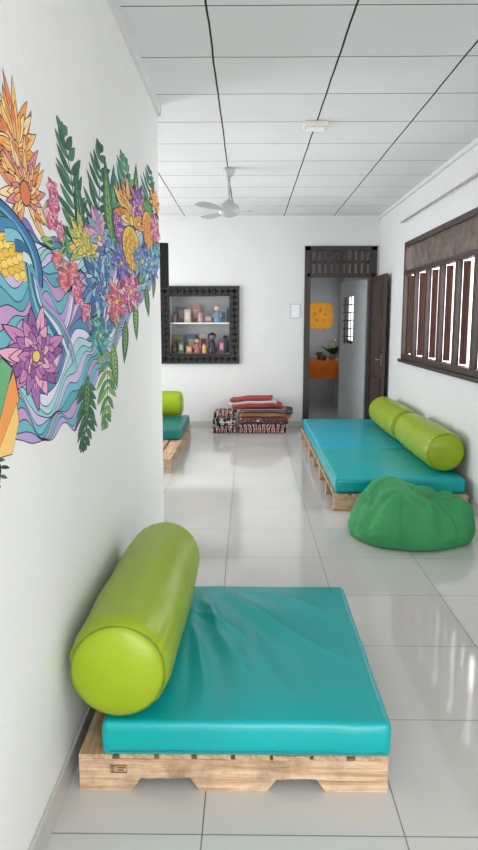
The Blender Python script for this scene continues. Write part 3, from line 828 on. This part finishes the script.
def frond(u0,v0,u1,v1,wu,wv,col,col2,n=9,bow=0.05,pwid=0.13):
    du,dv=u1-u0,v1-v0
    P=lambda t:(u0+du*t+bow*math.sin(math.pi*t),v0+dv*t)
    ang=math.atan2(dv/wv,du/wu)
    for i in range(n):
        t=0.06+0.90*i/(n-1)+rm.uniform(-.015,.015); cu,cv=P(t)
        sz=1.05*math.sin(math.pi*(0.25+0.66*t))+0.08
        for sg in (-1,1):
            a=ang+sg*(1.2-0.5*t)+rm.uniform(-.12,.12)
            petal(cu,cv,a,sz*rm.uniform(.85,1.12),pwid,wu,wv,col if (i+sg)%2 else col2,tip=None,bend=-sg*rm.uniform(.05,.3),pw_=0.85,inkw=0.016)
    petal(*P(0.93),ang,0.5,0.11,wu,wv,col2,inkw=0.014)
    mu.line([P(t/10) for t in range(11)],0.006,INK)
def pineapple(u,v,su,sv,c1=(238,196,76),c2=(228,150,60),crown=True):
    if crown:
        for k in range(9):
            petal(u,v+sv*0.6,math.pi/2+(k-4)*0.28,1.35-0.08*abs(k-4),0.13,su,sv,[(70,140,90),(110,170,90)][k%2],bend=(k-4)*-0.06)
    ell(u,v,su*1.05,sv*1.05,INK,24); ell(u,v,su,sv,c1,24)
    for r in range(8):
        for c in range(8):
            x=-1+2*(c+0.5+(0.5 if r%2 else 0))/8; y=1-2*(r+0.5)/8
            if x*x+y*y>0.84: continue
            petal(u+su*x,v+sv*y,-math.pi/2,0.27,0.12,su,sv,c2 if (r+c)%2 else c1)
TU=[(1.1,1.74),(1.40,1.77),(1.675,1.76),(1.82,1.755),(1.98,1.73),(2.19,1.74),(2.46,1.79),(2.785,1.80),(3.227,1.90),(3.83,2.03),(4.40,2.16),(4.62,2.17)]
BU=[(1.1,1.20),(1.40,1.17),(1.59,1.19),(1.734,1.20),(1.90,1.145),(2.107,1.165),(2.285,1.14),(2.52,1.24),(2.90,1.32),(3.15,1.42),(3.55,1.54),(4.13,1.68),(4.49,1.80),(4.62,1.85)]
def interp(T,u):
    if u<=T[0][0]: return T[0][1]
    for i in range(len(T)-1):
        if T[i][0]<=u<=T[i+1][0]:
            t=(u-T[i][0])/(T[i+1][0]-T[i][0]); t=t*t*(3-2*t); return T[i][1]*(1-t)+T[i+1][1]*t
    return T[-1][1]
WC=[(174,154,208),(104,180,200),(226,220,238),(146,118,186),(96,176,190),(202,184,224),(66,132,172),(234,232,244),(190,146,196),(140,202,208),(116,112,176),(214,200,232),(84,160,178),(168,208,216),(222,190,214)]
N=26; NS=300
us=[1.1+(4.62-1.1)*i/NS for i in range(NS+1)]
def wv(k,u):
    env=math.sin(math.pi*k/N)
    off=3.6*math.sin(u*5.6+k*0.15+0.8*math.sin(u*2.1))+2.2*math.sin(u*12.5-k*0.24)+0.5*math.sin(u*24+k*0.6)
    q=(k+off*env*0.9+(0.6*math.sin(u*24+k)))/N
    return interp(BU,u)*(1-q)+interp(TU,u)*q
prev=None; W_=[]
for k in range(N+1):
    row=[wv(k,u) for u in us]
    if prev: row=[max(r,p+0.0022) for r,p in zip(row,prev)]
    W_.append(row); prev=row
for k in range(N):
    mu.strip(list(zip(us,W_[k])),list(zip(us,W_[k+1])),WC[(k*4)%len(WC)])
for k in range(N+1):
    mu.strip([(u,w-0.0015) for u,w in zip(us,W_[k])],[(u,w+0.0015) for u,w in zip(us,W_[k])],INK)
OR=[(240,156,70),(246,196,108),(230,122,76),(248,216,156)]
PK=[(208,84,136),(236,146,176),(182,66,118),(240,184,200)]
PU=[(146,86,158),(198,124,184),(118,72,148),(218,162,204)]
BL=[(64,118,182),(120,174,208),(54,92,154),(166,206,224)]
YL=[(238,200,66),(248,222,120),(226,162,46)]
TL=[(60,154,158),(118,196,186),(44,118,138)]
LG=[(82,146,90),(146,186,94),(50,108,84),(182,202,116)]
# bold palms and leaves rising from the band
frond(2.39,1.75,2.26,2.10,0.22,0.09,(40,92,72),(62,120,90),10,pwid=0.14)
frond(2.66,1.79,2.82,2.18,0.26,0.09,(50,112,80),(32,86,66),10,pwid=0.14)
bigleaf(2.48,1.74,1.7,0.30,0.27,(44,104,80),(90,150,96),0.1,0.2)
bigleaf(3.02,1.80,1.25,0.5,0.36,(50,126,110),(110,180,120),0.15,0.2)
bigleaf(3.02,1.82,1.9,0.45,0.34,(60,116,80),(130,176,90),-0.1,0.2)
frond(3.32,1.90,3.36,2.26,0.32,0.09,(50,120,110),(86,160,112),9,pwid=0.15)
bigleaf(3.66,1.96,1.35,0.55,0.34,(70,126,74),(150,186,90),0.1,0.2)
frond(4.1,2.08,4.2,2.38,0.36,0.08,(50,126,120),(60,116,80),8,pwid=0.15)
# drooping leaves below
frond(2.456,1.28,2.385,1.05,0.19,0.075,(56,104,60),(36,84,60),9,pwid=0.14)
bigleaf(2.50,1.30,-1.9,0.26,0.20,(50,106,70),(110,160,84),0.1,0.2)
frond(2.82,1.38,2.76,1.07,0.22,0.08,(120,166,76),(76,136,74),9,pwid=0.14)
bigleaf(2.98,1.40,-1.5,0.34,0.20,(86,150,84),(160,196,104),0.12,0.22)
bigleaf(3.30,1.50,-1.6,0.40,0.20,(50,106,80),(120,166,90),-0.12,0.2)
bigleaf(3.62,1.60,-1.7,0.42,0.20,(70,126,74),(150,190,96),0.12,0.2)
bigleaf(4.0,1.70,-1.5,0.46,0.18,(50,106,80),(106,160,84),0.1,0.2)
bigleaf(4.36,1.80,-1.7,0.36,0.17,(60,116,74),(120,166,84),-0.1,0.2)
frond(1.50,1.20,1.55,1.11,0.06,0.03,(34,54,44),(54,90,64),5)
def leaves(u,v,du,dv,n,pal,s,sv):
    for i in range(n):
        petal(u+rm.uniform(-du,du),v+rm.uniform(-dv,dv),rm.uniform(0,6.28),1,0.2,s,sv,pal[i%len(pal)],tip=pal[(i+1)%len(pal)],bend=rm.uniform(-.4,.4))
def cluster(u,v,du,dv,n,pal,s,sv):
    for i in range(n):
        k=rm.random()
        flower(u+rm.uniform(-du,du),v+rm.uniform(-dv,dv),s*rm.uniform(.6,1.15),sv*rm.uniform(.6,1.15),pal,n=6+int(2*k),rings=2,W=0.30,pw_=1.15,ctr=YL[i%3])
flower(1.58,1.90,0.22,0.18,OR,n=15,rings=3,W=0.10,a0=math.pi/2,spread=4.2,ctr=(206,96,60))
flower(1.80,1.93,0.18,0.15,OR,n=12,rings=2,W=0.11,a0=math.pi/2,spread=3.0,ctr=(240,170,60))
flower(1.86,1.83,0.20,0.15,[(244,184,100),(234,140,92),(248,212,146),(216,130,138)],n=17,rings=4,W=0.095,a0=math.pi/2,spread=4.8,ctr=(220,110,70),cs=0.2)
def arc(t,r,cu=1.52,cv=1.62,a=0.36,b=0.135):
    an=math.radians(118-128*t); return (cu+a*r*math.cos(an),cv+b*r*math.sin(an))
for (r0,r1,c) in ((0.0,1.30,INK),(0.0,1.27,(46,102,156)),(0.0,1.16,(88,164,194)),(0.0,1.10,INK),(0.0,1.07,(34,122,146)),(0.0,0.92,INK),(0.0,0.90,(238,196,76))):
    mu.strip([arc(i/24,r1) for i in range(25)],[arc(i/24,r0) for i in range(25)],c)
for ri in range(7):
    r=0.86-ri*0.12; n=int(11*r)+2
    for k in range(n):
        t=(k+0.5*(ri%2)+0.3)/n
        if t>1: continue
        uu,vv=arc(t,r); an=math.radians(118-128*t)
        petal(uu,vv,an+math.pi,0.50,0.25,0.10,0.042,(236,188,66) if (k+ri)%2 else (250,214,106),pw_=0.7,inkw=0.03)
for j in range(6):
    c=[(58,126,168),(118,188,204),(36,98,144),(210,224,234),(88,160,182),(170,150,204)][j]
    A=[];B=[]
    for i in range(26):
        t=i/25; u=1.62+0.05*j+0.42*t+0.05*math.sin(6*t+j*.4); v=1.735-0.30*t*t-0.026*j*(1-0.3*t)+0.02*math.sin(7*t+j*0.5)
        A.append((u,v)); B.append((u,v-0.034+0.003*j))
    mu.strip([(a,b+0.002) for a,b in A],[(a,b-0.002) for a,b in B],INK); mu.strip(A,B,c)
flower(1.28,1.42,0.2,0.12,PU,n=12,rings=3)
flower(1.89,1.40,0.27,0.13,[(140,80,150),(200,124,178),(164,100,174),(230,164,194)],n=14,rings=4,W=0.15,pw_=1.0,ctr=(240,204,100))
for (P_,c) in (([(1.40,1.17),(1.70,1.37),(1.73,1.30),(1.62,1.18)],(238,148,72)),([(1.40,1.20),(1.62,1.41),(1.69,1.38),(1.52,1.19)],(96,168,112)),([(1.55,1.18),(1.71,1.29),(1.72,1.24),(1.66,1.17)],(246,200,110))):
    cu=sum(p[0] for p in P_)/4; cv=sum(p[1] for p in P_)/4
    mu.poly([(cu+(a-cu)*1.05,cv+(b-cv)*1.05) for a,b in P_],INK); mu.poly(P_,c)
leaves(2.2,1.76,0.16,0.06,8,LG,0.13,0.07)
cluster(2.13,1.82,0.08,0.08,6,PK,0.075,0.042)
cluster(2.24,1.68,0.10,0.06,5,[(200,76,104),(230,124,140),(238,160,144)],0.08,0.042)
cluster(2.42,1.58,0.08,0.06,4,PK,0.09,0.042)
bigleaf(2.55,1.50,0.3,0.28,0.13,(60,140,120),(130,196,150),0.1)
flower(2.50,1.75,0.24,0.12,[(228,210,112),(158,192,102),(240,196,92)],n=13,rings=3,W=0.13,a0=math.pi/2,spread=4.0)
flower(2.73,1.63,0.30,0.135,BL,n=15,rings=4,W=0.14,pw_=0.9,ctr=(120,96,168))
flower(2.76,1.82,0.26,0.11,[(180,126,182),(230,162,198),(138,178,204)],n=11,rings=2,W=0.15,a0=math.pi/2,spread=3.2)
cluster(3.00,1.78,0.12,0.07,4,BL,0.14,0.052)
flower(2.72,1.44,0.20,0.08,TL,n=11,rings=3,W=0.16)
bigleaf(2.92,1.50,0.5,0.34,0.12,(96,160,90),(170,204,104),-0.1)
flower(3.08,1.58,0.28,0.105,[(226,110,130),(240,170,160),(200,80,120)],n=13,rings=3,W=0.14)
cluster(3.18,1.92,0.13,0.07,4,PU,0.17,0.06)
flower(3.22,1.76,0.24,0.09,[(110,110,190),(160,150,214),(80,80,160)],n=12,rings=3,W=0.14)
flower(3.52,1.99,0.46,0.19,OR,n=15,rings=3,W=0.11,a0=math.pi/2,spread=3.0)
pineapple(3.52,1.86,0.26,0.10,crown=False)
flower(3.45,1.64,0.34,0.10,PK,n=13,rings=3,W=0.15)
bigleaf(3.72,1.70,0.8,0.40,0.15,(60,140,120),(130,196,150),0.1)
flower(3.85,1.82,0.36,0.11,[(94,112,184),(146,126,196),(110,186,190)],n=13,rings=3,W=0.15)
flower(3.82,2.10,0.34,0.12,PU,n=13,rings=3,W=0.14,a0=math.pi/2,spread=4.6)
pineapple(4.10,2.02,0.22,0.10,(240,170,80),(228,120,70))
flower(4.22,1.84,0.32,0.10,BL,n=13,rings=3,W=0.15)
flower(4.40,2.06,0.24,0.11,PK,n=12,rings=3,W=0.15)
flower(4.42,2.22,0.22,0.11,OR,n=11,rings=3,W=0.13,a0=math.pi/2,spread=4.2)
cluster(4.48,1.92,0.07,0.06,4,TL,0.13,0.05)
me=bpy.data.meshes.new('wall_mural'); me.from_pydata([(x-XL,y-3.0,z-1.5) for x,y,z in mu.v],[],mu.f)
ca=me.color_attributes.new('paint','FLOAT_COLOR','CORNER')
for p_,c in zip(me.polygons,mu.c):
    for l in p_.loop_indices: ca.data[l].color=c
m,nt,b=new_mat('mural_paint'); b.inputs['Roughness'].default_value=0.75; b.inputs['Specular IOR Level'].default_value=0.2
at=nt.nodes.new('ShaderNodeAttribute'); at.attribute_name='paint'
nt.links.new(at.outputs['Color'],b.inputs['Base Color'])
me.materials.append(m)
ob=bpy.data.objects.new('wall_mural',me); COL.objects.link(ob); ob.location=(XL,3.0,1.5)
tag(ob,'colourful painted mural of flowers, fronds and waves on the wall','mural')

# ---------------------------------------------------------------- light
w=bpy.data.worlds.new('World'); S.world=w; w.use_nodes=True
bg=w.node_tree.nodes['Background']; bg.inputs[0].default_value=(0.99,0.99,1.0,1); bg.inputs[1].default_value=2.9
def area(name,loc,rot,sx,sy,e,c=(1,1,1)):
    l=bpy.data.lights.new(name,'AREA'); l.shape='RECTANGLE'; l.size=sx; l.size_y=sy; l.energy=e; l.color=c
    o=bpy.data.objects.new(name,l); COL.objects.link(o); o.location=loc; o.rotation_euler=rot; return o
area('rear_opening_fill',(0.55,YF-0.25,1.5),(math.radians(90),0,0),2.0,2.2,74,(1,0.985,0.965))  # added fill lamp outside the unseen opening behind the camera
area('left_side_fill',(XFL-0.25,7.1,1.5),(0,math.radians(-90),0),2.0,3.6,98,(1.0,0.995,0.99))  # added fill lamp at the unseen left opening, brightens the back area
area('window_daylight',(XR+0.9,6.2,1.9),(0,math.radians(82),0),1.6,3.6,115,(1,1,1))
area('kitchen_fill',(-1.2,11.6,2.6),(0,0,0),1.2,1.0,12)  # added fill lamp below the ceiling, kept out of sight of the door

cam=bpy.data.cameras.new('camera'); co=bpy.data.objects.new('camera',cam); COL.objects.link(co)
cam.sensor_fit='VERTICAL'; cam.sensor_height=36; cam.lens=28.8
co.location=(0,0,1.5); co.rotation_euler=(math.radians(90-8.78),0,math.radians(0.76))
S.camera=co
S.view_settings.view_transform='Standard'
S.view_settings.look='None'
